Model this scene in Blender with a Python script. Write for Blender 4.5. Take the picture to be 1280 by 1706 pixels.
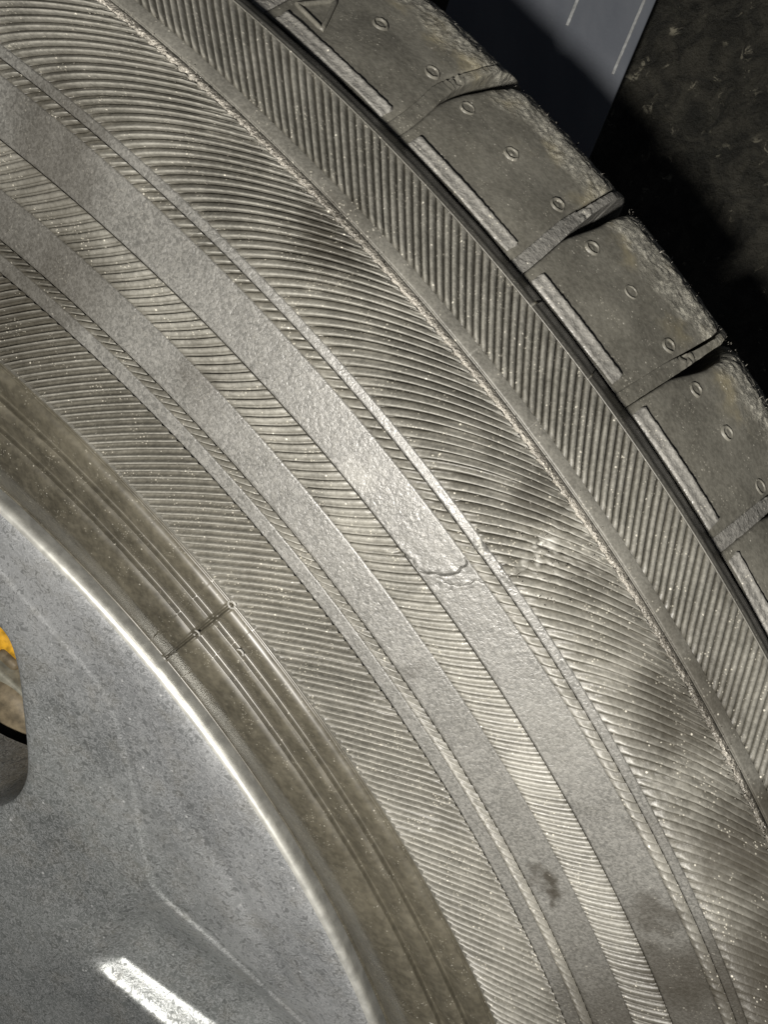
import bpy, math, random
import numpy as np
from mathutils import Matrix, Vector, Euler

random.seed(7); RNG = np.random.default_rng(7)
for o in list(bpy.data.objects): bpy.data.objects.remove(o)
scene = bpy.context.scene
col = scene.collection
mm = 0.001
HUB = 0.33                                   # height of the wheel's centre

# ------------------------------------------------------------------ camera, world, lamp
# wheel space: x right, y up, z along the axle towards the viewer; world: (x, -z, y + HUB)
W2W = Matrix(((1, 0, 0, 0), (0, 0, -1, 0), (0, 1, 0, HUB), (0, 0, 0, 1)))
CAM_R = Matrix(((0.96179816, 0.05067455, 0.26902861),
                (-0.1141621, 0.96743538, 0.22591106),
                (-0.24881985, -0.24799371, 0.93626268)))
CAM_P = Vector((0.25593748, 0.17027109, 0.0843012))
cd = bpy.data.cameras.new('camera'); cam = bpy.data.objects.new('camera', cd); col.objects.link(cam)
M = CAM_R.to_4x4(); M.translation = CAM_P
cam.matrix_world = W2W @ M
cd.sensor_fit = 'VERTICAL'; cd.sensor_height = 36.0
cd.lens = 1056.567 / 1706.0 * 36.0
cd.clip_start = 0.004; cd.clip_end = 30
scene.camera = cam

world = bpy.data.worlds.new('World'); scene.world = world; world.use_nodes = True
bg = world.node_tree.nodes['Background']
bg.inputs[0].default_value = (0.8, 0.86, 1.0, 1); bg.inputs[1].default_value = 0.035

def lamp(name, pos, power, radius, color):
    l = bpy.data.lights.new(name, 'POINT'); l.energy = power; l.shadow_soft_size = radius; l.color = color
    o = bpy.data.objects.new(name, l); col.objects.link(o)
    m = Matrix.Translation(Vector(pos)); o.matrix_world = W2W @ m
    return o
FLASH = CAM_P + CAM_R @ Vector((-0.028, -0.042, 0.034))
lamp('phone_flash', FLASH, 2.5, 0.005, (1.0, 0.955, 0.885))

vs = scene.view_settings
vs.view_transform = 'Standard'; vs.look = 'None'; vs.exposure = 0.0; vs.gamma = 1.0; vs.use_curve_mapping = False
scene.render.engine = 'CYCLES'
scene.cycles.caustics_reflective = False; scene.cycles.caustics_refractive = False

# ------------------------------------------------------------------ material helpers
class NT:
    def __init__(s, name):
        s.m = bpy.data.materials.new(name); s.m.use_nodes = True
        s.t = s.m.node_tree; s.b = s.t.nodes['Principled BSDF']
        s.tc = s.t.nodes.new('ShaderNodeTexCoord')
    def n(s, kind, **kw):
        n = s.t.nodes.new('ShaderNode' + kind)
        for k, v in kw.items(): setattr(n, k, v)
        return n
    def l(s, a, b): s.t.links.new(a, b)
    def coord(s, scale=(1, 1, 1), rot=(0, 0, 0), loc=(0, 0, 0)):
        mp = s.n('Mapping'); s.l(s.tc.outputs['Object'], mp.inputs[0])
        mp.inputs['Scale'].default_value = scale; mp.inputs['Rotation'].default_value = rot; mp.inputs['Location'].default_value = loc
        return mp.outputs[0]
    def noise(s, scale, detail=3, rough=.55, vec=None, dist=0.0):
        n = s.n('TexNoise'); n.inputs['Scale'].default_value = scale; n.inputs['Detail'].default_value = detail
        n.inputs['Roughness'].default_value = rough; n.inputs['Distortion'].default_value = dist
        s.l(vec or s.tc.outputs['Object'], n.inputs['Vector']); return n.outputs['Fac']
    def voro(s, scale, feature='F1', vec=None, out='Distance', rnd=1.0):
        n = s.n('TexVoronoi', feature=feature); n.inputs['Scale'].default_value = scale
        n.inputs['Randomness'].default_value = rnd
        s.l(vec or s.tc.outputs['Object'], n.inputs['Vector']); return n.outputs[out]
    def ramp(s, fac, stops):
        r = s.n('ValToRGB'); e = r.color_ramp.elements
        while len(e) < len(stops): e.new(.5)
        for i, (p, c) in enumerate(stops):
            e[i].position = p; e[i].color = c if len(c) == 4 else (*c, 1)
        s.l(fac, r.inputs[0]); return r.outputs[0]
    def rng(s, fac, a, b, c=0.0, d=1.0, smooth=True):
        m = s.n('MapRange', interpolation_type='SMOOTHSTEP' if smooth else 'LINEAR')
        for i, v in enumerate((a, b, c, d)): m.inputs[i + 1].default_value = v
        s.l(fac, m.inputs[0]); return m.outputs[0]
    def math(s, op, a, b=None, clamp=False):
        m = s.n('Math', operation=op, use_clamp=clamp)
        for i, v in enumerate((a, b)):
            if v is None: continue
            if isinstance(v, (int, float)): m.inputs[i].default_value = v
            else: s.l(v, m.inputs[i])
        return m.outputs[0]
    def mix(s, fac, a, b, mode='MIX'):
        m = s.n('Mix', data_type='RGBA', blend_type=mode)
        for i, v in ((0, fac), (6, a), (7, b)):
            if isinstance(v, (int, float)): m.inputs[i].default_value = v
            elif isinstance(v, tuple): m.inputs[i].default_value = (*v, 1)
            else: s.l(v, m.inputs[i])
        return m.outputs[2]
    def bump(s, h, strength, dist, prev=None):
        b = s.n('Bump'); b.inputs['Strength'].default_value = strength; b.inputs['Distance'].default_value = dist
        s.l(h, b.inputs['Height'])
        if prev is not None: s.l(prev, b.inputs['Normal'])
        return b.outputs[0]
    def radius(s):
        x = s.n('SeparateXYZ'); s.l(s.tc.outputs['Object'], x.inputs[0])
        return s.math('SQRT', s.math('ADD', s.math('MULTIPLY', x.outputs[0], x.outputs[0]), s.math('MULTIPLY', x.outputs[1], x.outputs[1])))
    def near(s, p, rad, soft=.6, warp=.004, wscale=300):
        """irregular round patch about a point: a stain, a worn spot, or painted shade or glint"""
        no = s.n('TexNoise'); no.inputs['Scale'].default_value = wscale; no.inputs['Detail'].default_value = 4
        s.l(s.tc.outputs['Object'], no.inputs['Vector'])
        a = s.n('VectorMath', operation='SUBTRACT'); s.l(no.outputs['Color'], a.inputs[0]); a.inputs[1].default_value = (.5, .5, .5)
        c = s.n('VectorMath', operation='SCALE'); s.l(a.outputs[0], c.inputs[0]); c.inputs['Scale'].default_value = warp * 2
        d = s.n('VectorMath', operation='ADD'); s.l(s.tc.outputs['Object'], d.inputs[0]); s.l(c.outputs[0], d.inputs[1])
        e = s.n('VectorMath', operation='DISTANCE'); s.l(d.outputs[0], e.inputs[0]); e.inputs[1].default_value = p
        return s.rng(e.outputs['Value'], rad, rad * soft * .5, 0, 1)
    def out(s, color, rough, normal=None, spec=.5, metal=0.0):
        b = s.b
        for sock, v in (('Base Color', color), ('Roughness', rough), ('Metallic', metal), ('Specular IOR Level', spec)):
            if isinstance(v, (int, float)): b.inputs[sock].default_value = v
            elif isinstance(v, tuple): b.inputs[sock].default_value = (*v, 1)
            else: s.l(v, b.inputs[sock])
        if normal is not None: s.l(normal, b.inputs['Normal'])
        return s.m

def pol(r, deg, z): a = math.radians(deg); return (r * mm * math.cos(a), r * mm * math.sin(a), z * mm)

def rubber(name, base, dust, grain=2600, gstr=.25, gdist=.00012, rough=.5, worn=0, stains_and_light=True, speck=.5, spec=.5, worm=False, calm=False):
    s = NT(name)
    big = s.noise(38, 5, .6, dist=.4)
    mid = s.noise(260, 4, .6)
    c = s.mix(s.rng(big, .32, .68), tuple(x * (.85 if worm else .66) for x in base), base)
    c = s.mix(s.math('MULTIPLY', s.rng(mid, .38, .75), .40), c, dust)
    c = s.mix(s.math('MULTIPLY', s.rng(s.noise(75, 4, .6), .45, .7), .5), c, dust)
    fine = s.noise(grain, 2, .6, dist=.6 if worm else .0)
    c = s.mix(.5 if worm else .22, c, s.mix(s.rng(fine, .3, .7), tuple(x * .55 for x in base), tuple(x * 1.35 for x in dust)))
    if name == 'rib_rubber':        # groove shade painted into the colour, rib tops lightened
        at = s.n('Attribute', attribute_name='rib_shade'); c = s.mix(at.outputs['Fac'], s.mix(1.0, c, (.52, .505, .47), 'MULTIPLY'), s.mix(1.0, c, (1.15, 1.15, 1.15), 'MULTIPLY'))
    if stains_and_light:
        brown = (.018, .015, .010)  # brown smudges; the broad end patches paint in the flash falloff
        for p, r_, k in ((pol(269.3, 21.3, 8), .0030, .9), (pol(270.3, 20.75, 8), .0026, .85), (pol(268.6, 20.6, 8), .0018, .6), (pol(281.8, 19.8, 10), .005, .6), (pol(280.5, 17.6, 10), .008, .6),
                         (pol(269.5, 28.8, 8), .0016, .35), (pol(270, 16.5, 8), .011, .25), (pol(297.5, 25.0, 9), .010, .62),
                         (pol(298, 21.0, 9), .012, .75), (pol(295, 17.5, 9), .015, .6), (pol(296.5, 38.7, 9), .007, .6), (pol(299.5, 27.2, 9), .007, .4), (pol(296, 31.2, 9), .0045, .35),
                         (pol(295.5, 28.7, 9), .005, .35), (pol(270.5, 43.5, 9), .010, .40), (pol(264, 46, 8), .018, .45), (pol(272, 39, 9), .006, .35), (pol(283, 15.5, 9), .016, .5), (pol(297, 17, 9), .016, .5), (pol(268, 15.0, 8), .014, .4), (pol(256, 44, 8), .012, .3), (pol(289, 22, 9), .006, .25), (pol(275, 17, 9), .022, .25), (pol(258, 48, 8), .020, .25), (pol(303, 16, 9), .020, .35), (pol(282, 45.5, 10), .012, .5)):
            c = s.mix(s.math('MULTIPLY', s.near(p, r_), k), c, brown)
        g = (.32, .315, .29)  # pale scuffs, with glints painted into the colour
        for p, r_, k in ((pol(279.8, 34.2, 9), .0035, .18), (pol(293.9, 29.98, 9.8), .0015, .8), (pol(291.1, 29.65, 9.8), .0015, .8), (pol(292.6, 30.2, 9.8), .0009, .7), (pol(287.2, 30.8, 9.8), .0012, .5), (pol(289.0, 30.0, 9.8), .0014, .5),  (pol(281.5, 25.5, 9), .010, .08)):
            c = s.mix(s.math('MULTIPLY', s.near(p, r_), k), c, g)
    if worn:
        rr = s.radius()
        edge = s.rng(s.math('ADD', rr, s.math('MULTIPLY', s.math('SUBTRACT', s.noise(140, 5, .65), .5), .012)), .3232, .3265)
        wc = s.mix(s.rng(s.noise(900, 4, .7), .35, .68), (.11, .108, .095), (.46, .445, .38))
        c = s.mix(s.math('MULTIPLY', edge, .8), c, wc)
        tan = s.math('MULTIPLY', s.rng(rr, .3195, .3235), s.rng(s.noise(110, 4, .6), .5, .72))
        c = s.mix(s.math('MULTIPLY', tan, .5), c, (.27, .235, .145))
    # pale grit caught on the surface
    v = s.voro(900); dots = s.math('MULTIPLY', s.rng(v, .16, .08), s.rng(s.noise(520, 2, .5), .54, .60))
    c = s.mix(s.math('MULTIPLY', dots, speck * .8), c, (.60, .575, .50))
    v2 = s.voro(2100, vec=s.coord(rot=(.4, .2, .5))); dots = s.math('MULTIPLY', s.rng(v2, .30, .15), s.rng(s.noise(330, 3, .6), .52, .60))
    c = s.mix(s.math('MULTIPLY', dots, speck * .7), c, (.42, .40, .34))
    rgh = s.rng(mid, .3, .7, rough - .03, rough + .07)
    nrm = None if calm else s.bump(fine, gstr, gdist)
    if not calm: nrm = s.bump(s.noise(700, 3, .6), .06 if worm else .22, .00025, nrm)
    if worn: nrm = s.bump(s.math('MULTIPLY', s.noise(1300, 5, .75), edge), .8, .0005, nrm)
    return s.out(c, rgh, nrm, spec)

M_SIDE = rubber('sidewall_rubber', (.085, .082, .071), (.140, .136, .120), rough=.47)
M_BAND = rubber('grained_band_rubber', (.074, .073, .067), (.112, .110, .102), grain=2300, gstr=.50, gdist=.00018, rough=.43, worm=True, speck=.15, spec=.7)
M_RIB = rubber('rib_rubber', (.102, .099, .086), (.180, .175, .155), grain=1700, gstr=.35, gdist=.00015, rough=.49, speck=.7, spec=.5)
M_CRUMB = rubber('crumbled_rubber', (.15, .14, .12), (.34, .32, .28), grain=2600, gstr=.9, gdist=.0005, rough=.36, speck=1.0)
M_BEAD = rubber('bead_rubber', (.040, .036, .026), (.075, .068, .050), grain=900, gstr=.03, rough=.37, stains_and_light=False, speck=.3, calm=True, spec=.8)
M_BLOCK = rubber('shoulder_rubber', (.112, .107, .089), (.168, .162, .138), grain=1500, gstr=.22, gdist=.00015, rough=.50, worn=1, stains_and_light=False, speck=.6)
M_BAR = rubber('bar_rubber', (.155, .151, .138), (.26, .254, .235), grain=1500, gstr=.7, gdist=.0003, rough=.40, stains_and_light=False, speck=1.0)

# ------------------------------------------------------------------ object helpers
def tag(o, label=None, cat=None, group=None, kind=None):
    for k, v in (('label', label), ('category', cat), ('group', group), ('kind', kind)):
        if v: o[k] = v
    return o
def empty(name, label, cat, loc=(0, 0, 0)):
    o = bpy.data.objects.new(name, None); col.objects.link(o); o.empty_display_size = .02
    m = Matrix.Translation(Vector(loc)); o.matrix_world = W2W @ m
    return tag(o, label, cat)
def link(name, mesh, mat, parent=None, smooth=True):
    o = bpy.data.objects.new(name, mesh); col.objects.link(o)
    if mat and not mesh.materials: mesh.materials.append(mat)
    if smooth: mesh.shade_smooth()
    if parent is not None: o.parent = parent
    return o
def grid_mesh(name, P, wrap=False):
    """P: (rows, cols, 3) -> quad mesh; a column step turns counter-clockwise, a row step goes outward"""
    n, m = P.shape[:2]
    idx = np.arange(n * m).reshape(n, m)
    if wrap: idx = np.concatenate([idx, idx[:, :1]], 1)
    a, b, c, d = idx[:-1, :-1], idx[1:, :-1], idx[1:, 1:], idx[:-1, 1:]
    F = np.stack([a, b, c, d], -1).reshape(-1, 4)
    return raw_mesh(name, P.reshape(-1, 3), F)
def raw_mesh(name, V, F):
    me = bpy.data.meshes.new(name)
    V = np.asarray(V, np.float32); F = np.asarray(F, np.int32)
    me.vertices.add(len(V)); me.vertices.foreach_set('co', V.ravel())
    k = F.shape[1]
    me.loops.add(F.size); me.loops.foreach_set('vertex_index', F.ravel())
    me.polygons.add(len(F)); me.polygons.foreach_set('loop_start', np.arange(0, F.size, k, dtype=np.int32))
    me.update(calc_edges=True); me.validate()
    return me
def join_grids(name, grids):
    V, F, o = [], [], 0
    for P in grids:
        n, m = P.shape[:2]; idx = np.arange(n * m).reshape(n, m) + o; o += n * m
        V.append(P.reshape(-1, 3)); F.append(np.stack([idx[:-1, :-1], idx[1:, :-1], idx[1:, 1:], idx[:-1, 1:]], -1).reshape(-1, 4))
    return raw_mesh(name, np.concatenate(V), np.concatenate(F))
def tube(pts, rad, seg=8, closed=False, squash=1.0):
    """tube grid through pts (metres) as rows of rings"""
    P = np.array(pts, float); n = len(P)
    if closed: T = np.roll(P, -1, 0) - np.roll(P, 1, 0)
    else: T = np.gradient(P, axis=0)
    T /= np.linalg.norm(T, axis=1)[:, None] + 1e-12
    up = np.array([0, 0, 1.0]); S = np.cross(T, up); S /= np.linalg.norm(S, axis=1)[:, None] + 1e-12; U = np.cross(S, T)
    a = np.linspace(0, 2 * np.pi, seg + 1)
    R = np.broadcast_to(np.asarray(rad, float), (n,))[:, None, None]
    G = P[:, None] + R * (np.cos(a)[None, :, None] * S[:, None] + squash * np.sin(a)[None, :, None] * U[:, None])
    if closed: G = np.concatenate([G, G[:1]], 0)
    else:
        G = np.concatenate([np.broadcast_to(P[0], G[:1].shape), G, np.broadcast_to(P[-1], G[:1].shape)], 0)
    return G

# value noise for real relief (x, y in mm)
_T = RNG.random((256, 256))
def vnoise(x, y, s):
    x = np.asarray(x) / s + 1000; y = np.asarray(y) / s + 1000
    xi = np.floor(x).astype(int); yi = np.floor(y).astype(int); fx = x - xi; fy = y - yi
    fx = fx * fx * (3 - 2 * fx); fy = fy * fy * (3 - 2 * fy)
    g = lambda i, j: _T[i % 256, j % 256]
    return ((g(xi, yi) * (1 - fx) + g(xi + 1, yi) * fx) * (1 - fy) + (g(xi, yi + 1) * (1 - fx) + g(xi + 1, yi + 1) * fx) * fy) - .5
def sstep(x, a, b):
    t = np.clip((np.asarray(x, float) - a) / (b - a), 0, 1); return t * t * (3 - 2 * t)

# ------------------------------------------------------------------ the wheel
wheel = empty('car_wheel', 'grey alloy car wheel wearing a ribbed dusty tyre with a cracked bulging sidewall', 'wheel')

# sidewall carcass profile (mm): radius -> height along the axle
PR = np.array([223.0, 223.4, 223.7, 224.5, 226, 228, 233, 237, 240, 243, 246, 249, 251.8, 255, 259, 263, 267, 272.6, 278, 284.7, 288, 291, 294, 297, 299, 300.5, 303, 306, 308, 311])
PZ = np.array([-14, -6.8, -5.7, -4.9, -3.9, -2.6, .4, 1.9, 2.9, 4.0, 5.2, 6.3, 7.1, 7.3, 7.4, 7.6, 7.9, 8.3, 8.9, 9.5, 9.6, 9.6, 9.4, 9.0, 8.5, 7.7, 5.6, 3.1, 1.3, -1.6])
def base_z(r):
    rr = np.linspace(216, 313, 971); zz = np.interp(rr, PR, PZ)
    k = np.exp(-np.linspace(-2, 2, 21) ** 2); k /= k.sum(); zz[10:-10] = np.convolve(zz, k, 'valid')
    return np.interp(r, rr, zz)

def poly_dist(x, y, pts):
    d = np.full(np.shape(x), 1e9)
    for (ax, ay), (bx, by) in zip(pts[:-1], pts[1:]):
        vx, vy = bx - ax, by - ay; t = np.clip(((x - ax) * vx + (y - ay) * vy) / (vx * vx + vy * vy), 0, 1)
        d = np.minimum(d, np.hypot(x - ax - t * vx, y - ay - t * vy))
    return d
def pt(r, deg): a = math.radians(deg); return (r * math.cos(a), r * math.sin(a))
CRACK1 = [pt(276.6, 32.15), pt(277.8, 31.87), pt(278.6, 31.54), pt(278.3, 31.30), pt(278.5, 31.12), pt(279.2, 30.99), pt(280.0, 30.93), pt(280.9, 30.76), pt(281.8, 30.69), pt(282.7, 30.64), pt(283.3, 30.70), pt(283.9, 30.66), pt(284.3, 30.72), pt(284.5, 30.86)]
CRACK2 = [pt(279.9, 30.80), pt(280.3, 30.66), pt(280.7, 30.50), pt(281.4, 30.36), pt(282.2, 30.30), pt(282.9, 30.24), pt(283.5, 30.26), pt(284.2, 30.22), pt(284.8, 30.02)]
CRACK3 = [pt(275.8, 32.5), pt(276.9, 32.2), pt(277.6, 32.1)]
def relief(x, y):
    """swelling, flap edges and cracks of the damaged spot, in mm"""
    r = np.hypot(x, y); th = np.degrees(np.arctan2(y, x))
    cx, cy = pt(286.5, 31.2)
    h = .45 * np.exp(-((x - cx) ** 2 + (y - cy) ** 2) / (2 * 7.0 ** 2))
    wob = 1 + 1.2 * vnoise(x, y, .8)
    c1 = poly_dist(x + .25 * vnoise(x, y, .7), y + .25 * vnoise(y, x, .7), CRACK1); c2 = poly_dist(x + .25 * vnoise(x, y, .6), y + .25 * vnoise(y, x, .6), CRACK2)
    h = h - .9 * np.exp(-(c1 / .062) ** 2) * wob - .35 * np.exp(-(c2 / .06) ** 2) * wob
    h = h + .05 * np.exp(-((c1 - .42) / .35) ** 2) + .03 * np.exp(-((c2 - .35) / .25) ** 2)
    h = h - .2 * np.exp(-(poly_dist(x, y, CRACK3) / .12) ** 2)
    h = h + .05 * np.exp(-((c1) / 3.0) ** 2) * vnoise(x, y, .9) * 3
    # torn, blistered spots among the outer ribs
    for rr, aa, k, s in ((293.9, 29.95, .45, .55), (292.6, 30.15, .30, .5), (290.9, 29.75, .40, .5), (291.6, 29.4, .25, .4), (296.0, 30.2, .3, .6), (289.2, 30.1, .3, .5), (286.9, 30.9, .25, .7), (287.9, 29.9, .2, .6)):
        px, py = pt(rr, aa); h = h + 1.1 * k * np.exp(-((x - px) ** 2 + (y - py) ** 2) / (2 * s * s)) * (1 + 1.8 * vnoise(x, y, .35))
    return h + .14 * vnoise(x, y, 26) + .03 * vnoise(x, y, 6)

def edge_groove(r, r0, w=.11, d=.22): return -d * np.exp(-((r - r0) / w) ** 2)
def crest(r, r0, w, h): return h * np.exp(-((r - r0) / w) ** 2)
SEAM = 33.60
def detail(r, th, x, y):
    h = np.zeros_like(r)
    # bead: parting lines and small ridges
    h += crest(r, 223.9, .20, .40) + crest(r, 224.7, .20, .35) + edge_groove(r, 224.3, .12, .20)
    h += crest(r, 239.9, .22, 1.1) + edge_groove(r, 239.3, .25, .15)
    h += crest(r, 245.7, .22, 1.0) + edge_groove(r, 246.3, .25, .12)
    h += crest(r, 251.0, .25, .35) + crest(r, 251.75, .2, .55) + edge_groove(r, 251.4, .12, .15)
    for a, b, k in ((224.9, 239.2, 1.0), (240.4, 245.3, .55), (246.2, 250.8, .45)):
        q = np.clip((r - a) / (b - a), 0, 1); h += k * (np.sin(np.pi * q ** 1.25)) * (r > a) * (r < b) * .9 - .35 * np.exp(-((r - b + .35) / .5) ** 2)
    h += .10 * vnoise(th * 1.2, r, 1.1) * (r < 251) * (r > 225)
    # radial mould seam across the bead
    arc = (th - SEAM) * np.pi / 180 * r
    m = sstep(r, 223.3, 224.5) * (1 - sstep(r, 251.2, 252))
    h += m * (-.70 * np.exp(-(arc / .18) ** 2) + .22 * np.exp(-((np.abs(arc) - .38) / .2) ** 2))
    # floors under the ribs
    for a, b in ((252.0, 262.75), (265.15, 266.7), (272.65, 278.0), (284.75, 286.3), (287.75, 298.3), (301.0, 308.2)):
        h -= .80 * sstep(r, a + .08, a + .2) * (1 - sstep(r, b - .2, b - .08))
    for r0 in (262.75, 265.1, 266.75, 272.65, 278.0, 284.75, 286.3, 287.75):
        h += edge_groove(r, r0)
    # trench outside the crumbled ridge, then the rim of the deep shoulder groove
    h += edge_groove(r, 299.35, .16, .55) + crest(r, 308.2, .16, .30)
    h += .04 * vnoise(x, y, .5) * (r > 262)
    return h
def side_rows():
    rows = [223.0, 223.15, 223.3]
    def seg(a, b, st): rows.extend(np.arange(a, b, st))
    seg(223.4, 225.4, .09); seg(225.5, 238.8, .5); seg(238.9, 240.6, .1); seg(240.8, 245.0, .5); seg(245.1, 246.8, .1); seg(247, 250.4, .5); seg(250.5, 252.4, .08)
    seg(252.8, 262.3, 1.2); seg(262.4, 266.9, .09); seg(267.0, 272.4, .16); seg(272.5, 272.9, .08); seg(273.5, 277.6, 1.0); seg(277.8, 278.3, .08)
    seg(278.4, 284.5, .11); seg(284.6, 287.9, .09); seg(288.6, 298.0, 1.2); seg(298.2, 301.2, .1); seg(301.6, 307.9, 1.2); seg(308.0, 308.6, .09)
    return np.array(rows)
def surf(r, th, extra=0.0):
    """point on the sidewall skin (metres)"""
    a = np.radians(th); x, y = r * np.cos(a), r * np.sin(a)
    z = base_z(r) + relief(x, y) + extra
    return np.stack([x, y, z], -1) * mm
def side_patch(th, rows):
    R_, T = np.meshgrid(rows, th, indexing='ij'); a = np.radians(T); x, y = R_ * np.cos(a), R_ * np.sin(a)
    P = np.stack([x, y, base_z(R_) + relief(x, y) + detail(R_, T, x, y)], -1)
    # inner wall of the deep groove and its floor
    tail = []
    for dr, z in ((308.8, .2), (309.15, -1.6), (309.6, -4.2), (310.3, -6.0)):
        tail.append(np.stack([dr * np.cos(np.radians(th)), dr * np.sin(np.radians(th)), np.full_like(th, z)], -1))
    P = np.concatenate([P, np.array(tail)], 0)
    return P * mm
TH = np.concatenate([np.arange(6, 27, .06), np.arange(27, 29.7, .04), np.arange(29.7, 32.5, .016), np.arange(32.5, 34.6, .03), np.arange(34.6, 56, .06), np.arange(56, 366, 1.0)])
rows = side_rows()
side = link('sidewall', grid_mesh('sidewall', side_patch(TH, rows), wrap=True), M_SIDE, wheel)
# grained bands and bead use their own finishes on the same skin
side.data.materials.append(M_BAND); side.data.materials.append(M_BEAD)
nrow = len(rows) + 4
rowmid = np.concatenate([(rows[:-1] + rows[1:]) / 2, [308.9, 309, 309, 309.5]])
mi = np.zeros(nrow - 1, np.int32)
mi[((rowmid > 266.8) & (rowmid < 272.6)) | ((rowmid > 278.05) & (rowmid < 284.7)) | ((rowmid > 262.8) & (rowmid < 265.1)) | ((rowmid > 286.35) & (rowmid < 287.75))] = 1
mi[rowmid < 251.9] = 2; mi[rowmid > 308.9] = 2
side.data.polygons.foreach_set('material_index', np.repeat(mi, len(TH)))

# --- ribs
ZN = {'A': (251.95, 262.8, 257, -.191, -.0014, -.0008, .315), 'B': (272.66, 278.0, 275, -.149, -.0059, .0114, .320),
      'D': (301.0, 308.1, 304.5, .195, .0078, -.005, .256), 'C': (287.75, 298.5, 293, -.255, -.0052, -.016, .312),
      'S': (265.1, 266.75, 266, -.30, -.003, 0, .315), 'T': (284.72, 286.32, 285.6, -.20, -.004, 0, .320)}
PROF = {
 'A': ([-.5, -.42, -.34, -.24, -.12, -.02, .10, .25, .40, .5], [-.30, -.20, .20, .40, .38, .10, -.16, -.26, -.30, -.30]),
 'B': ([-.5, -.445, -.38, -.22, -.17, -.12, -.06, .2, .44, .5], [-.42, -.36, .14, .20, .05, .08, .20, .23, .24, -.42]),
 'C': ([-.5, -.43, -.36, -.27, -.15, .00, .15, .30, .42, .5], [-.45, -.38, .18, .38, .38, .26, .13, .03, -.05, -.45]),
 'D': ([-.5, -.43, -.36, -.22, -.08, .08, .22, .36, .43, .5], [-.42, -.34, .10, .27, .34, .32, .22, .06, -.10, -.42]),
 'S': ([-.5, -.43, -.34, -.24, -.1, .05, .2, .33, .43, .5], [-.35, -.28, .30, .42, .30, .16, .08, .02, -.05, -.35]),
}
PROF['T'] = PROF['S']
def rib_grid(zone, phi, seed):
    r0, r1, rc, a, b, c, p = ZN[zone]
    n = {'A': 26, 'B': 14, 'C': 34, 'D': 20, 'S': 7, 'T': 7}[zone]
    t = np.linspace(0, 1, n); r = r0 + (r1 - r0) * t
    S = a + b * (phi - 30)
    off = phi + S * (r - rc) + c / 2 * (r - rc) ** 2
    u, h = map(np.array, PROF[zone])
    rng = np.random.default_rng(seed)
    jog = np.convolve(rng.normal(0, 1, n + 6), np.ones(7) / 7, 'valid')[:n]
    wid = 1 + .03 * jog
    U = u[:, None] * np.where(np.abs(u[:, None]) < .49, wid[None], 1) + .02 * rng.normal(0, 1) * (np.abs(u[:, None]) < .4)
    R_ = np.broadcast_to(r, (len(u), n)); T = off[None] + U * p
    x, y = R_ * np.cos(np.radians(T)), R_ * np.sin(np.radians(T))
    endt = (.45 + .55 * sstep(t, 0, .10)) * (1 - sstep(t, .90, 1) * (.25 if zone == 'C' else .55)) if zone in 'ABC' else sstep(t, 0, .08) * (1 - sstep(t, .85, 1) * .7)
    if zone in 'ST': endt = sstep(t, 0, .3) * (1 - sstep(t, .8, 1) * .5)
    H = h[:, None] * np.where(h[:, None] > 0, .10 + .90 * endt[None], (sstep(t, 0, .05) * (1 - sstep(t, .95, 1)))[None] * .9 + .1)
    amp = 1 + .25 * rng.normal() * .4
    H = H * np.where(H > 0, {'A': 1.65, 'B': 1.25, 'C': 1.5, 'D': 1.2, 'S': 1.2, 'T': 1.2}[zone], 1.0) * amp + .035 * vnoise(x * 1.0, y, .45) + .04 * vnoise(x, y, 2.2)
    H = np.where(H > 0, H * (.98 + .35 * vnoise(x, y, 7) + .14 * vnoise(x, y, 2.6)), H + .12 * (vnoise(x, y, 5) > .18))
    if zone == 'C':
        H += sstep(R_, 296.2, 298.4) * (.10 + .45 * vnoise(x, y, .33))
        hurt = np.exp(-((x - pt(294, 29.9)[0]) ** 2 + (y - pt(294, 29.9)[1]) ** 2) / (2 * 3.2 ** 2)) + .32 * np.exp(-((x - pt(297.5, 23)[0]) ** 2 + (y - pt(297.5, 23)[1]) ** 2) / (2 * 9 ** 2)) + .5 * np.exp(-((x - pt(296.5, 39)[0]) ** 2 + (y - pt(296.5, 39)[1]) ** 2) / (2 * 3.5 ** 2))
        H += hurt * (.8 * vnoise(x, y, .42) + .22 * vnoise(x, y, 1.1)); H = np.where(H > .1, H * (1 - .35 * np.clip(hurt, 0, 1)), H)
    if zone == 'D': H += .10 * sstep(t, .9, 1)[None] * np.ones_like(H) * (np.abs(u[:, None]) < .47)
    P = np.stack([x, y, base_z(R_) + relief(x, y) + H], -1) * mm
    lo = P[[0, -1]].copy(); lo[..., 2] -= .30 * mm
    P = np.concatenate([lo[:1], P, lo[1:]], 0)
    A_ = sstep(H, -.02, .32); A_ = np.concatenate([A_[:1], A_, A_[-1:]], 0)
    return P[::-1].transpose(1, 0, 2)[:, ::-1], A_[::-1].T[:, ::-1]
def add_rib_shade(me, A_):
    at = me.attributes.new('rib_shade', 'FLOAT', 'POINT'); at.data.foreach_set('value', np.asarray(A_, np.float32).ravel()); return me
def rib_mesh(name, g): return add_rib_shade(grid_mesh(name, g[0]), g[1])
def rib_join(name, gs): return add_rib_shade(join_grids(name, [g[0] for g in gs]), np.concatenate([g[1].ravel() for g in gs]))
count = 0
RANGE = {'C': (13.5, 48.3), 'A': (16.0, 49.2), 'D': (24.0, 45.3)}
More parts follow.
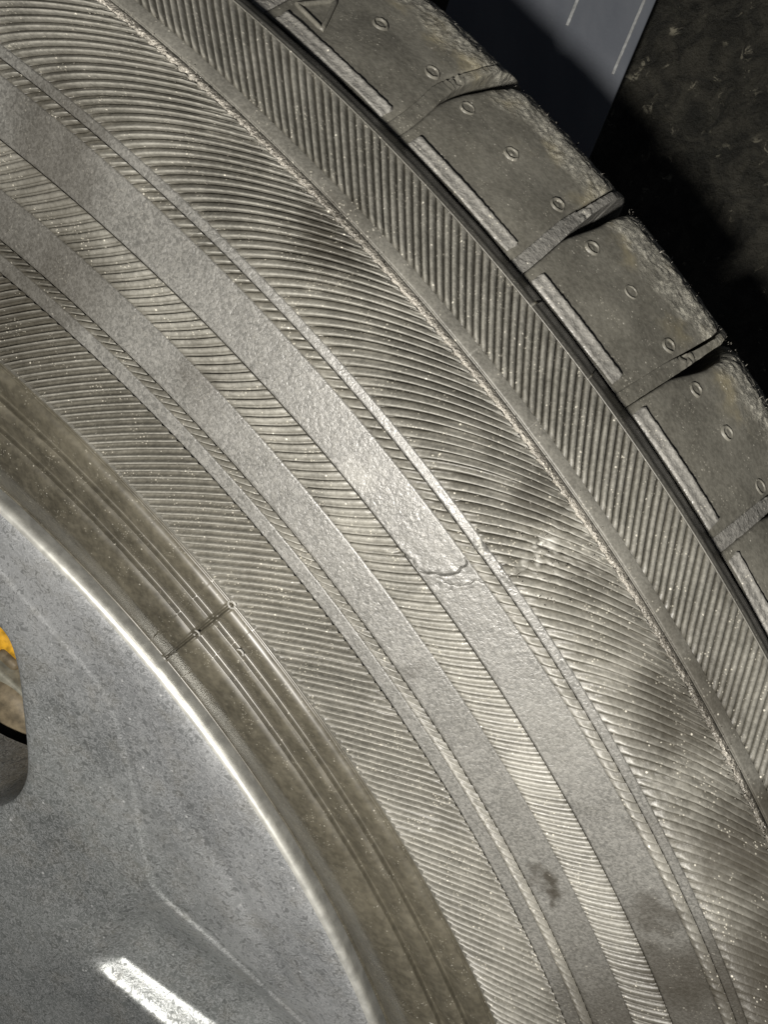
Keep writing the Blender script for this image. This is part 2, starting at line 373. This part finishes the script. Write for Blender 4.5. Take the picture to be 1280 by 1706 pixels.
for zone, (t0, t1) in RANGE.items():
    p = ZN[zone][6]; k0, k1 = math.ceil((t0) / p), math.floor(t1 / p)
    rest = []
    for k in range(int(7 / p), int(55 / p)):
        G = rib_grid(zone, k * p, k * 7 + ord(zone))
        if k0 <= k <= k1 and count < 300:
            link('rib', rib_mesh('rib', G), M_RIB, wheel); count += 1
        else: rest.append(G)
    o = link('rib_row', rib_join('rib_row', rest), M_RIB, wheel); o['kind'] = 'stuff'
for zone in 'BST':
    p = ZN[zone][6]
    G = [rib_grid(zone, k * p, k * 7 + ord(zone)) for k in range(int(7 / p), int(55 / p))]
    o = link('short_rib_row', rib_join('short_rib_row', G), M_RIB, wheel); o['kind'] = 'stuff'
print('ribs', count)

# --- crumbled ridge where the outer ribs end
th = np.arange(7, 55, .022); u = np.linspace(-1, 1, 11)
Uu, T = np.meshgrid(u, th, indexing='ij'); R_ = 298.75 + .52 * Uu; x, y = R_ * np.cos(np.radians(T)), R_ * np.sin(np.radians(T))
rough = .35 + .9 * np.exp(-((T - 22) / 5.5) ** 2) + .5 * np.exp(-((T - 43) / 3.5) ** 2)
H = .62 * (1 - Uu ** 2) ** .7 - .28 + rough * (.5 * vnoise(x, y, .30) + .5 * vnoise(x, y, .85)) * (1 - Uu ** 4)
link('moulding_ridge', grid_mesh('moulding_ridge', np.stack([x, y, base_z(R_) + relief(x, y) + H], -1) * mm), M_CRUMB, wheel)

# --- small rings the mould left on the seam and one beside it
def ring(r, deg, rad, tr, dz=.15):
    c = surf(np.array(r), np.array(deg)); a = np.linspace(0, 2 * np.pi, 20, endpoint=False)
    return tube(np.stack([c[0] + rad * mm * np.cos(a), c[1] + rad * mm * np.sin(a), np.full(20, c[2] + dz * mm) + (base_z(np.hypot(c[0] * 1e3 + rad * np.cos(a), c[1] * 1e3 + rad * np.sin(a))) - base_z(np.hypot(c[0], c[1]) * 1e3)) * mm], -1), tr * mm, 7, closed=True)
for r, d, ra in ((251.4, 33.60, .62), (239.9, 33.58, .60), (224.2, 33.6, .55), (245.75, 32.1, .60)):
    link('mould_ring', grid_mesh('mould_ring', ring(r, d, ra, .16, .3)), M_BAR, wheel)

# --- raised character near the bottom edge of the bead
for pts in ([(233.9, 14.80), (234.3, 14.62), (234.7, 14.45), (235.2, 14.30), (235.5, 14.1)],
            [(235.3, 14.2), (235.3, 14.45), (235.5, 14.62), (235.9, 14.78), (236.5, 14.88), (237.1, 14.88), (237.7, 14.75), (238.2, 14.6), (238.5, 14.4)],
            [(236.2, 14.45), (236.5, 14.6), (237.0, 14.65), (237.4, 14.5), (237.6, 14.35)]):
    P = [surf(np.array(r), np.array(d), .18) for r, d in pts]
    link('raised_character', grid_mesh('raised_character', tube(P, .22 * mm, 8)), M_BAR, wheel)

# --- shoulder: blocks, groove lips, bars, vent marks
SR = np.array([309.85, 310.5, 312, 314, 317, 320, 323, 325.6, 327.3, 328.6, 329.5, 330.2, 330.8, 331.2])
SZ = np.array([-4.6, -5.2, -6.9, -9.3, -13.0, -17.0, -20.6, -23.6, -26.0, -29.5, -33.5, -40, -60, -100])
_s = np.concatenate([[0], np.cumsum(np.hypot(np.diff(SR), np.diff(SZ)))])
def sh(s, th, h):
    """point on the shoulder skin: arc length s (mm), angle, height h along the normal; arrays"""
    r = np.interp(s, _s, SR); z = np.interp(s, _s, SZ)
    e = .8; r2, z2 = np.interp(s + e, _s, SR), np.interp(s + e, _s, SZ); r1, z1 = np.interp(s - e, _s, SR), np.interp(s - e, _s, SZ)
    tr, tz = r2 - r1, z2 - z1; L = np.hypot(tr, tz) + 1e-9; nr, nz = -tz / L, tr / L
    r = r + nr * h; z = z + nz * h; a = np.radians(th)
    return np.stack([r * np.cos(a), r * np.sin(a), z], -1) * mm
def s_of_r(r): return np.interp(r, SR, _s)
def bow(s, g):    # the lateral grooves bend a little as they climb the shoulder
    A = np.interp(g, [27, 31.3, 35.4, 39.8, 44.2], [0, 0, .12, .33, .33]); B = np.interp(g, [27, 31.3, 35.4, 39.8, 44.2], [-.6, -.55, .08, .14, .2])
    return A * np.exp(-((s - 17) / 9) ** 2) + B * np.clip(s, 0, 26) / 25
GR = [48.6, 44.20, 39.80, 35.38, 31.32, 27.0, 22.75, 18.45, 14.2]
s_rows = np.concatenate([np.arange(0, 34, .35), np.arange(34, 60, 2), [75, 95, 103]])
for k in range(len(GR) - 1):
    up, lo = GR[k], GR[k + 1]                     # block from lo + lip to up - slit
    n = 70
    v = np.concatenate([[-.004, -.002], np.linspace(0, 1, n) ** 1.0, [1.002, 1.004]])
    Sg, V = np.meshgrid(s_rows, v, indexing='ij')
    slit = .012 + .30 * sstep(Sg, 10, 22)
    t1 = up - slit + bow(Sg, up); t0 = lo + .42 - .05 * sstep(Sg, 10, 24) + bow(Sg, lo)
    Vc = np.clip(V, 0, 1); T = t0 + (t1 - t0) * Vc
    edge_up = (1 - Vc) * (t1 - t0) * 5.5; edge_lo = Vc * (t1 - t0) * 5.5      # mm from the edges
    x = Sg; yv = T * 5.5
    H = -(.45 * np.exp(-edge_up / .5) * sstep(Sg, 6, 20) + .10 * np.exp(-edge_up / .3)) - .12 * np.exp(-edge_lo / .3)
    H += .30 * vnoise(x, yv + k * 31, 6) + .03 * vnoise(x, yv, 1.1) + sstep(Sg, 20, 26) * (.22 * vnoise(x, yv, .55) + .22 * vnoise(x, yv, 1.6))
    H -= 1.0 * sstep(Sg, 22, 28) * np.exp(-edge_up / .8)
    deep = np.where((V < -.003) | (V > 1.003), 8.0, np.where((V < 0) | (V > 1), .6, 0)) * 1.0
    T = T + np.where(V < 0, -.004, np.where(V > 1, .004, 0))
    P = sh(Sg, T, H - deep)
    inner = P[:1].copy(); inner[..., 2] -= 5 * mm
    b = link('tread_block', grid_mesh('tread_block', np.concatenate([inner, P], 0)), M_BLOCK, wheel)
    b['label'] = 'shoulder tread block with worn pale outer edge'
    # lip: thin wall left standing beside the slit
    v = np.array([-.02, -.01, 0, .08, .25, .5, .75, .92, 1, 1.01, 1.02]); Sg, V = np.meshgrid(s_rows[s_rows < 60], v, indexing='ij')
    Vc = np.clip(V, 0, 1); w = .40 - .14 * sstep(Sg, 12, 24)
    base = lo + .012 + .05 * sstep(Sg, 14, 26) + bow(Sg, lo)
    base = base + .012 * np.interp(Sg, np.arange(0, 80, 1.0), RNG.normal(0, 1, 80) * np.linspace(.2, 1, 80).clip(0, 1))
    T = base + (w + .42 - .41 - .05 * sstep(Sg, 10, 24)) * Vc
    top = -.12 + .30 * (Vc * (1 - Vc)) * 4 * .2 + .35 * sstep(Sg, 15, 26) + .10 * vnoise(Sg, T * 5.5, .8)
    rag = np.exp(-((Sg - 17 - (k % 3)) / 2.5) ** 2) * .9 * vnoise(Sg, T * 5.5 + 9, .5)
    deep = np.where((V < -.015) | (V > 1.015), 7.5, np.where((V < 0) | (V > 1), .5, 0))
    P = sh(Sg, T, top + rag - deep)
    inner = P[:1].copy(); inner[..., 2] -= 5 * mm
    link('groove_lip', grid_mesh('groove_lip', np.concatenate([inner, P], 0)), M_BAR if k % 2 == 0 else M_BLOCK, wheel)
    # raised bar
    def patch(s0, s1, a0, a1, h, bev=.25, n1=12, n2=60, rot=0.0):
        q = np.linspace(0, 1, n1); w_ = np.linspace(0, 1, n2)
        Q, Wv = np.meshgrid(q, w_, indexing='ij')
        S_ = s0 + (s1 - s0) * Q + rot * (Wv - .5); A_ = a0 + (a1 - a0) * Wv
        d = np.minimum(np.minimum(Q, 1 - Q) * (s1 - s0), np.minimum(Wv, 1 - Wv) * abs(a1 - a0) * 5.5)
        hh = h * sstep(d, -.05, bev) * (.45 + .75 * np.exp(-((Q - .74) / .16) ** 2)) - .12 * (d <= 1e-6) + .12 * vnoise(S_, A_ * 5.5, .45) * (d > 0)
        return sh(S_, A_, hh)
    bar0, bar1 = lo + .62, up - .25
    if k == 0: pass
    m = link('raised_bar', grid_mesh('raised_bar', patch(.4, 3.2, bar0, bar1, .42)), M_BAR, b)
    # vent marks: small round rings with a shallow dome
    for (dd, rr) in ((.86, 320.0), (2.6, 319.7), (3.62 if k != 3 else 3.5, 319.4)):
        a0 = lo + dd * (up - lo) / 4.3 ; s0 = float(s_of_r(rr - .3 * (dd < 1)))
        if dd < 1: a0 = lo + .72 + float(bow(14, lo))
        if 2 < dd < 3: a0 = (lo + up) / 2 + float(np.interp(lo, [27, 31.3, 35.4, 39.8], [-.2, .1, .47, .7]))
        if dd > 3: a0 = up - .62 + float(bow(14, up))
        s0 += random.uniform(-.3, .3); a0 += random.uniform(-.06, .06)
        qa = np.linspace(0, 2 * np.pi, 25); qr = np.array([0, .35, .65, .82, .92, 1.0, 1.1, 1.22, 1.35])
        qh = np.array([.05, .03, -.05, -.14, .10, .24, .20, .04, -.25]) + .0
        RR, QA = np.meshgrid(qr, qa, indexing='ij'); Rm = 1.02
        wob = 1 + .08 * np.sin(QA * 2 + k)
        G = sh(s0 + Rm * RR * wob * np.cos(QA), a0 + Rm * RR * np.sin(QA) / 5.6, np.interp(RR, qr, qh) + .03 + .12 * vnoise(RR * np.cos(QA) * 2 + k, RR * np.sin(QA) * 2 + dd, .5) * (RR < 1.2))
        link('vent_mark', grid_mesh('vent_mark', G[:, ::-1]), M_BLOCK, b)
# wear triangle moulded on one block
tri = [(313.5, 44.02), (313.2, 43.12), (317.6, 43.74)]
bl = [o for o in wheel.children if o.name.startswith('tread_block')][1]
P = []
for i in range(3):
    (ra, ta), (rb, tb) = tri[i], tri[(i + 1) % 3]
    for q in np.linspace(0, 1, 10, endpoint=False): P.append((ra + (rb - ra) * q, ta + (tb - ta) * q))
Pp = [sh(s_of_r(a), np.array(b), np.array(.05)) for a, b in P]
# (the block sits at angles 39.8-44.2; the mark straddles its upper end)
link('wear_triangle', grid_mesh('wear_triangle', tube(Pp, .33 * mm, 8, closed=True)), M_BLOCK, bl)

# torn rubber hairs and crumbs along the worn edge and the crumbled ridge
V, F = [], []
def flake(c, size, dirv):
    n0 = len(V); d = np.array(dirv) * size
    a = RNG.normal(0, 1, 3); a /= np.linalg.norm(a); a *= size * .35
    b = np.cross(d, a); b *= size * .25 / (np.linalg.norm(b) + 1e-12)
    for p in (c - a, c + a, c + d + b, c - b + .4 * d): V.append(p)
    F.extend([(n0, n0 + 1, n0 + 2), (n0 + 1, n0 + 3, n0 + 2), (n0 + 3, n0, n0 + 2), (n0, n0 + 3, n0 + 1)])
for _ in range(1100):
    t = RNG.uniform(12, 50); s = s_of_r(RNG.choice([327.6, 328.4, 329.2, 329.8]) + RNG.normal(0, .35))
    if min(abs(t - .15 - g) for g in GR) < .3: continue
    c = sh(s, np.array(t), np.array(.0)); out = np.array([math.cos(math.radians(t)), math.sin(math.radians(t)), .3]) + RNG.normal(0, .45, 3)
    flake(c, RNG.uniform(.08, .28) * mm * (2.2 if RNG.random() < .08 else 1), out)
for _ in range(2200):
    t = RNG.choice([RNG.normal(22, 4.5), RNG.normal(41, 6), RNG.uniform(12, 52)]); r = 298.6 + RNG.normal(0, .45) - (RNG.exponential(1.2) if RNG.random() < .4 else 0)
    c = surf(np.array(r), np.array(t), .3 - .1 * abs(r - 298.6)); flake(c, RNG.uniform(.08, .26) * mm, RNG.normal(0, .7, 3) + np.array([0, 0, .5]))
for _ in range(90):
    t = RNG.normal(29.9, .8); r = RNG.normal(292.5, 2.6); c = surf(np.array(r), np.array(t), .38); flake(c, RNG.uniform(.10, .38) * mm, RNG.normal(0, .7, 3) + np.array([0, 0, .5]))
o = link('rubber_crumbs', raw_mesh('rubber_crumbs', np.array(V), np.array(F)), M_CRUMB, wheel, smooth=False); o['kind'] = 'stuff'

# ------------------------------------------------------------------ the alloy rim
def rim_material():
    s = NT('dirty_grey_alloy_paint')
    v = s.coord(scale=(1, 1, 1))
    worm = s.noise(820, 3, .65, dist=1.1)
    big = s.noise(30, 4, .6); mid = s.noise(160, 4, .6)
    c = s.mix(s.rng(big, .35, .65), (.185, .192, .198), (.285, .293, .298))
    rr = s.math('ADD', s.radius(), s.math('MULTIPLY', s.math('SUBTRACT', big, .5), .03))
    c = s.mix(s.rng(rr, .215, .180), c, s.mix(1.0, c, (.62, .64, .62), 'MULTIPLY'))          # light on the flange painted in: paler towards the rim edge
    c = s.mix(s.math('MULTIPLY', s.rng(mid, .45, .75), .5), c, (.16, .155, .135))
    line = s.math('ABSOLUTE', s.math('SUBTRACT', worm, .5))
    c = s.mix(s.math('MULTIPLY', s.rng(line, .045, .008), .50), c, (.42, .43, .44))
    c = s.mix(s.math('MULTIPLY', s.rng(worm, .52, .66), .50), c, (.055, .058, .058))
    flk = s.math('MULTIPLY', s.rng(s.voro(420, vec=s.coord(rot=(0, 0, .7))), .16, .06), s.rng(s.noise(300, 2, .5), .55, .62))
    c = s.mix(s.math('MULTIPLY', flk, .7), c, (.55, .56, .56))
    # brake-dust hairs
    h = s.noise(300, 3, .5, dist=3.5); hair = s.math('MULTIPLY', s.rng(s.math('ABSOLUTE', s.math('SUBTRACT', h, .52)), .006, .002), s.rng(mid, .52, .6))
    c = s.mix(s.math('MULTIPLY', hair, .5), c, (.5, .51, .52))
    c = s.mix(s.math('MULTIPLY', s.near((.1525, .1195, -.012), .0022, warp=.0012, wscale=700), .7), c, (.03, .028, .02))
    n = s.bump(worm, .22, .0002); n = s.bump(s.noise(3000, 2, .5), .25, .0001, n)
    return s.out(c, s.rng(worm, .3, .7, .34, .50), n, .5, .45)
M_RIM = rim_material()
def plain(name, color, rough, metal=0, nscale=300, amt=.3, bstr=.2, spec=.5):
    s = NT(name); f = s.noise(nscale, 4, .6)
    c = s.mix(s.rng(f, .3, .7), tuple(x * (1 - amt) for x in color), tuple(min(1, x * (1 + amt)) for x in color))
    return s.out(c, rough, s.bump(s.noise(nscale * 3, 3, .6), bstr, .0002), spec, metal)
M_LIP = plain('bare_rim_edge', (.60, .60, .56), .38, .7, 400, .2, .0)
M_INNER = plain('rim_barrel_dark', (.05, .05, .05), .5, .4)

CREASE = np.array([(147, 152), (151.6, 144.8), (153.3, 138.6), (156.8, 133.6), (160.4, 128.5), (163.9, 123.5), (167.6, 118.4), (169.2, 112.6), (169.5, 105.3), (168.9, 95.7), (168.4, 87.2), (168.3, 78.4), (168.3, 71.0), (169.2, 67.2), (173.6, 62.5), (179.6, 56.4), (185.4, 49.5), (191.2, 42.6), (196.5, 36.2), (201, 30)])
OPEN = np.array([(108, 150), (125, 147), (138, 137), (144.6, 129.0), (146.6, 127.2), (147.5, 124.6), (147.2, 121.0), (146.3, 115.6), (144.8, 108.5), (142.9, 99.8), (141.1, 93.8), (138.9, 89.9), (135.3, 86.1), (130.3, 83.5), (118, 80), (100, 88), (84, 104), (84, 124), (94, 142)])
def smooth_poly(P, closed, n=4):
    for _ in range(n if n < 4 else 3):
        Q = np.roll(P, -1, 0) if closed else P[1:]
        A = P if closed else P[:-1]
        N_ = np.stack([.75 * A + .25 * Q, .25 * A + .75 * Q], 1).reshape(-1, 2)
        P = N_ if closed else np.concatenate([P[:1], N_, P[-1:]])
    return P
OPEN = OPEN + np.array([1.9, .8])      # the face stands a little prouder here
CREASE = CREASE + np.array([1.9, .9]) * sstep(CREASE[:, 1], 72, 100)[:, None]
def resample(P, step=.5, sig=2.2):
    L = np.concatenate([[0], np.cumsum(np.hypot(*np.diff(P, axis=0).T))]); q = np.arange(0, L[-1], step)
    Q = np.stack([np.interp(q, L, P[:, 0]), np.interp(q, L, P[:, 1])], 1); n = int(3 * sig / step); k = np.exp(-(np.arange(-n, n + 1) * step / sig) ** 2 / 2); k /= k.sum()
    E = np.concatenate([Q[:1] + (np.arange(-n, 0)[:, None]) * (Q[1] - Q[0]), Q, Q[-1:] + (np.arange(1, n + 1)[:, None]) * (Q[-1] - Q[-2])])
    return np.stack([np.convolve(E[:, 0], k, 'valid'), np.convolve(E[:, 1], k, 'valid')], 1)[::3]
CR = resample(CREASE); OP = smooth_poly(OPEN, True)
R0, R1 = np.array((151.4, 42.9)), np.array((166.9, 30.8)); RD = (R1 - R0) / np.linalg.norm(R1 - R0); RNn = np.array((-RD[1], RD[0]))
def seg_dist_signed(x, y, P):
    best = np.full(x.shape, 1e9); sg = np.ones(x.shape)
    for (ax, ay), (bx, by) in zip(P[:-1], P[1:]):
        vx, vy = bx - ax, by - ay; t = np.clip(((x - ax) * vx + (y - ay) * vy) / (vx * vx + vy * vy), 0, 1)
        dx, dy = x - ax - t * vx, y - ay - t * vy; d = np.hypot(dx, dy); cr = vx * dy - vy * dx
        m = d < best; best = np.where(m, d, best); sg = np.where(m, np.sign(cr), sg)
    return best * sg
def rim_h(x, y):
    r = np.hypot(x, y); keep = 1 - sstep(r, 209, 218)
    z = np.interp(r, [60, 120, 160, 190, 205, 214, 217.5, 219.5, 221, 222.1, 222.5], [-4, -7.5, -10.2, -8.9, -6.6, -4.6, -3.6, -3.2, -3.2, -3.45, -3.8])
    zb = z
    d = seg_dist_signed(x, y, CR)          # positive on the flange side (left of the downward path)
    z = z + .16 * sstep(d, .7, -.7) * np.exp(-np.abs(d) / 45) * (.10 + .80 * sstep(y, 85, 60)) + .022 * np.exp(-(d / .75) ** 2) * (1 + 2.0 * sstep(y, 75, 50))
    z = z - (.32 + .4 * sstep(y, 85, 55)) * sstep(d, 22, 3) * sstep(d, -.55, .75) - .55 * np.exp(-((r - 204.5) / 2.6) ** 2) * sstep(y, 100, 75) * (d > 2) + .35 * np.exp(-((r - 198) / 4) ** 2) * (d > 2)
    s = (x - R0[0]) * RNn[0] + (y - R0[1]) * RNn[1]; t = (x - R0[0]) * RD[0] + (y - R0[1]) * RD[1]
    w = 3.3 + .03 * np.clip(t, 0, 60); D = 1.42 * w * sstep(t, -7, 1.5)
    z = z + 2.2 * sstep(t, -30, 10) * np.exp(-(np.minimum(s, 0) / 14) ** 2) * (s <= 0) + 2.2 * sstep(t, -30, 10) * np.exp(-(np.maximum(s, 0) / 10) ** 2) * (s > 0)
    z = z - D * (.86 * sstep(s, -.2, w + .2) + .14 * sstep(s, w, w + 9)) * (1 - sstep(s, w + 9, w + 30))
    return zb + (z - zb) * keep
def rim_grid():
    st = .8
    xs = np.arange(60, 224, st); ys = np.arange(-40, 224, st)
    X, Y = np.meshgrid(xs, ys, indexing='ij')
    return xs, ys, X, Y
def inside(x, y, P):
    c = np.zeros(x.shape, bool); n = len(P)
    for i in range(n):
        x0, y0 = P[i]; x1, y1 = P[(i + 1) % n]
        c ^= ((y0 > y) != (y1 > y)) & (x < (x1 - x0) * (y - y0) / (y1 - y0 + 1e-12) + x0)
    return c
def rim_mesh():
    # polar grid, fine near the rim edge; cells inside the window opening are dropped and its rim is snapped to the outline
    rr = np.concatenate([np.arange(70, 120, 1.6), np.arange(120, 148, .45), np.arange(148, 215, .27), np.arange(215, 221.75, .3)])
    tt = np.concatenate([np.arange(-12, 8, .3), np.arange(8, 46, .10), np.arange(46, 62.1, .3)])
    R_, T = np.meshgrid(rr, tt, indexing='ij'); x = R_ * np.cos(np.radians(T)); y = R_ * np.sin(np.radians(T))
    ins = inside(x, y, OP)
    # snap nearby vertices to the outline
    Pd = OP; P2 = np.roll(OP, -1, 0)
    bx, by, bd = x.copy(), y.copy(), np.full(x.shape, 1e9)
    for (ax, ay), (cx, cy) in zip(Pd, P2):
        vx, vy = cx - ax, cy - ay; t = np.clip(((x - ax) * vx + (y - ay) * vy) / (vx * vx + vy * vy + 1e-12), 0, 1)
        qx, qy = ax + t * vx, ay + t * vy; d = np.hypot(x - qx, y - qy); m = d < bd
        bx, by, bd = np.where(m, qx, bx), np.where(m, qy, by), np.where(m, d, bd)
    snap = ins & (bd < .8); x = np.where(snap, bx, x); y = np.where(snap, by, y)
    drop = ins & ~snap
    z = rim_h(x, y)
    bd = np.where(snap, 0, bd); ch = np.exp(-bd / .7) * (~drop) * .7; z = z - ch              # rounded edge of the opening
    P = np.stack([x, y, z], -1) * mm
    n, m = P.shape[:2]; idx = np.arange(n * m).reshape(n, m)
    F = np.stack([idx[:-1, :-1], idx[1:, :-1], idx[1:, 1:], idx[:-1, 1:]], -1).reshape(-1, 4)
    dr = drop.ravel(); F = F[~dr[F].any(1)]; F = F[~ins.ravel()[F].all(1)]
    return raw_mesh('rim_face', P.reshape(-1, 3), F)
rim = link('rim_face', rim_mesh(), M_RIM, wheel)
# wall of the window opening
OPd = OP; zt = rim_h(OPd[:, 0], OPd[:, 1]) - .68
lev = [0, -1.0, -4, -12, -26]; ins_ = [0, .3, .5, 0, -1]
cen = OPd.mean(0); dirs = (cen - OPd) / np.linalg.norm(cen - OPd, axis=1)[:, None]
Gw = np.stack([np.concatenate([OPd + dirs * i, (zt + l)[:, None]], 1) for l, i in zip(lev, ins_)], 0) * mm
link('window_wall', grid_mesh('window_wall', Gw, wrap=True), M_RIM, wheel)
# bright edge of the rim, rolling over into the gap
tt = np.arange(0, 360, .5); prof = [(221.5, -3.33), (222.1, -3.30), (222.6, -3.5), (222.9, -4.0), (222.95, -4.6), (222.95, -6.6), (222.9, -9), (222.0, -12), (221, -20), (219, -40), (205, -60)]
G = np.array([[(r * math.cos(math.radians(t)), r * math.sin(math.radians(t)), z) for t in tt] for r, z in prof]) * mm
link('rim_lip', grid_mesh('rim_lip', G, wrap=True), M_LIP, wheel)
# rest of the rim disc out of frame, and spokes' hub side
tt = np.arange(62, 348.1, 1.0); rr = np.array([70, 90, 120, 150, 180, 205, 215, 222.4])
R_, T = np.meshgrid(rr, tt, indexing='ij')
link('rim_back', grid_mesh('rim_back', np.stack([R_ * np.cos(np.radians(T)), R_ * np.sin(np.radians(T)), rim_h(R_ * np.cos(np.radians(T)), R_ * np.sin(np.radians(T)))], -1) * mm), M_RIM, wheel)
tt = np.arange(0, 361, 4.0); rr = np.array([.1, 20, 32, 34, 60, 72]); zz = np.array([-3, -3, -3.4, -5, -4, -4.6])
G = np.array([[(r * math.cos(math.radians(t)), r * math.sin(math.radians(t)), z) for t in tt] for r, z in zip(rr, zz)]) * mm
link('hub_cap', grid_mesh('hub_cap', G), M_RIM, wheel)

# ------------------------------------------------------------------ brake behind the window
def box_mesh(name, c, size, rot, bev, seg=3):
    import bmesh
    bm = bmesh.new(); bmesh.ops.create_cube(bm, size=1)
    bmesh.ops.scale(bm, vec=size, verts=bm.verts)
    bmesh.ops.bevel(bm, geom=bm.edges[:], offset=bev, segments=seg, affect='EDGES', profile=.6)
    bmesh.ops.transform(bm, matrix=Matrix.Translation(Vector(c)) @ Euler(rot).to_matrix().to_4x4(), verts=bm.verts)
    me = bpy.data.meshes.new(name); bm.to_mesh(me); bm.free(); return me
M_YEL = plain('yellow_caliper_paint', (.50, .27, .02), .4, 0, 250, .45)
M_CAST = plain('brake_cast_grey', (.20, .195, .16), .55, .2, 300, .3)
M_RUST = plain('brown_brake_dust', (.16, .13, .085), .6, .2, 220, .45)
cal = empty('brake_caliper', 'yellow brake caliper glimpsed through the opening in the alloy rim', 'brake caliper', (.100, .098, -.056))
ang = math.radians(-46)
link('caliper_body', box_mesh('caliper_body', (-.0002, .0004, 0), (.060, .0125, .012), (0, 0, ang), .003), M_YEL, cal)
link('caliper_bridge', box_mesh('caliper_bridge', (.003, -.0085, .004), (.070, .0092, .014), (0, 0, ang), .0012), M_CAST, cal)
link('caliper_pin', box_mesh('caliper_pin', (-.001, .001, .0058), (.0075, .006, .004), (0, 0, ang), .0018), M_RUST, cal)
tt = np.arange(0, 360, 6.0)
G = np.array([[(-5 + r * math.cos(math.radians(t)), -16 + r * math.sin(math.radians(t)), z) for t in tt] for r, z in [(.1, 14), (7, 14), (12.5, 13.4), (14.6, 11.5), (15.2, 8), (15.2, -14)]]) * mm
link('piston_housing', grid_mesh('piston_housing', G, wrap=True), M_RUST, cal)
hub = empty('brake_disc', 'dark dusty brake disc deep behind the yellow caliper', 'brake disc', (0, 0, -.085))
tt = np.arange(0, 361, 2.0)
prof = [(20, 9), (60, 9), (62, 8), (64, 2), (96, 2), (113, 2), (114.5, 1), (115, -1), (115, -12), (70, -12)]
prof = [(20, 12), (62, 12), (64, 11), (67, 4), (85, 4), (107.5, 4), (109.5, 2.6), (110, 0), (110, -12), (70, -12)]
G = np.array([[(r * math.cos(math.radians(t)), r * math.sin(math.radians(t)), z) for t in tt] for r, z in prof]) * mm
link('disc_face', grid_mesh('disc_face', G), M_RUST, hub)

# ------------------------------------------------------------------ behind the tyre
def felt_material():
    s = NT('gritty_black_liner')
    f = s.noise(110, 5, .7, dist=.8); v = s.voro(150, vec=s.coord(rot=(.3, .2, .9)))
    c = s.mix(s.rng(f, .35, .7), (.014, .014, .011), (.055, .052, .040))
    ch = s.math('MULTIPLY', s.rng(s.noise(240, 4, .7, dist=.8), .57, .66), s.rng(v, .50, .2))
    c = s.mix(s.math('MULTIPLY', ch, .75), c, (.32, .30, .23))
    n = s.bump(s.noise(260, 5, .7), .9, .003)
    return s.out(c, .6, n, .4)
liner = empty('wheel_arch_liner', 'rough black gritty liner behind the outer edge of the tyre', 'liner')
tt = np.radians(np.arange(-40, 130, 1.0)); rr = np.concatenate([np.arange(250, 420, 4), [440, 480, 520]])
R_, T = np.meshgrid(rr, tt, indexing='ij')
Zl = -188 + 9 * vnoise(R_ * np.cos(T), R_ * np.sin(T), 40) + 3 * vnoise(R_ * np.cos(T), R_ * np.sin(T), 12) + .12 * np.maximum(0, R_ - 400)
link('liner_sheet', grid_mesh('liner_sheet', np.stack([R_ * np.cos(T), R_ * np.sin(T), Zl], -1) * mm), felt_material(), liner)
s = NT('blue_grey_painted_steel')
f = s.noise(60, 4, .6, vec=s.coord(scale=(1, .35, 1), rot=(0, 0, .42)))
M_STRIP = s.out(s.mix(s.rng(f, .3, .7), (.115, .127, .150), (.16, .172, .195)), .45, s.bump(s.noise(900, 3, .6), .2, .0002), .5)
strut = empty('steel_panel', 'blue grey painted steel panel with two pale scratches behind the tyre at the top', 'panel', (.280, .250, -.150))
def zline(a, b, w, z, th_):   # flat bar from a to b (mm), as a closed box
    a = np.array(a, float); b = np.array(b, float); d = (b - a) / np.linalg.norm(b - a); n = np.array([-d[1], d[0]])
    c = (a + b) / 2; return (c, np.linalg.norm(b - a), math.atan2(d[1], d[0]), w, z, th_)
def add_bar(name, a, b, w, z, th_, mat, bev=.0006):
    c, L, an, w, z, th_ = zline(a, b, w, z, th_)
    o = link(name, box_mesh(name, ((c[0] - 280) * mm, (c[1] - 250) * mm, (z + 150) * mm), (L * mm, w * mm, th_ * mm), (0, 0, an), bev), mat, strut)
    return o
# right edge runs (274.1,227.3) -> (283.5,245.3)
e0, e1 = np.array((267.4, 220.7)), np.array((311.5, 304.8)); d = (e1 - e0) / np.linalg.norm(e1 - e0); n = np.array((-d[1], d[0]))
W = 60.0
add_bar('panel_plate', e0 + n * W / 2, e1 + n * W / 2, W, -149, 3, M_STRIP)
M_SCR = plain('pale_scratch', (.36, .37, .37), .5, 0, 500, .3)
add_bar('raised_line', e0 + n * 3.3 + d * 28.8, e1 + n * 2.7, .9, -147.3, .7, M_SCR, .0002)
add_bar('raised_line', e0 + n * 21.9 + d * 37, e1 + n * 20.8, 1.0, -147.3, .7, M_SCR, .0002)
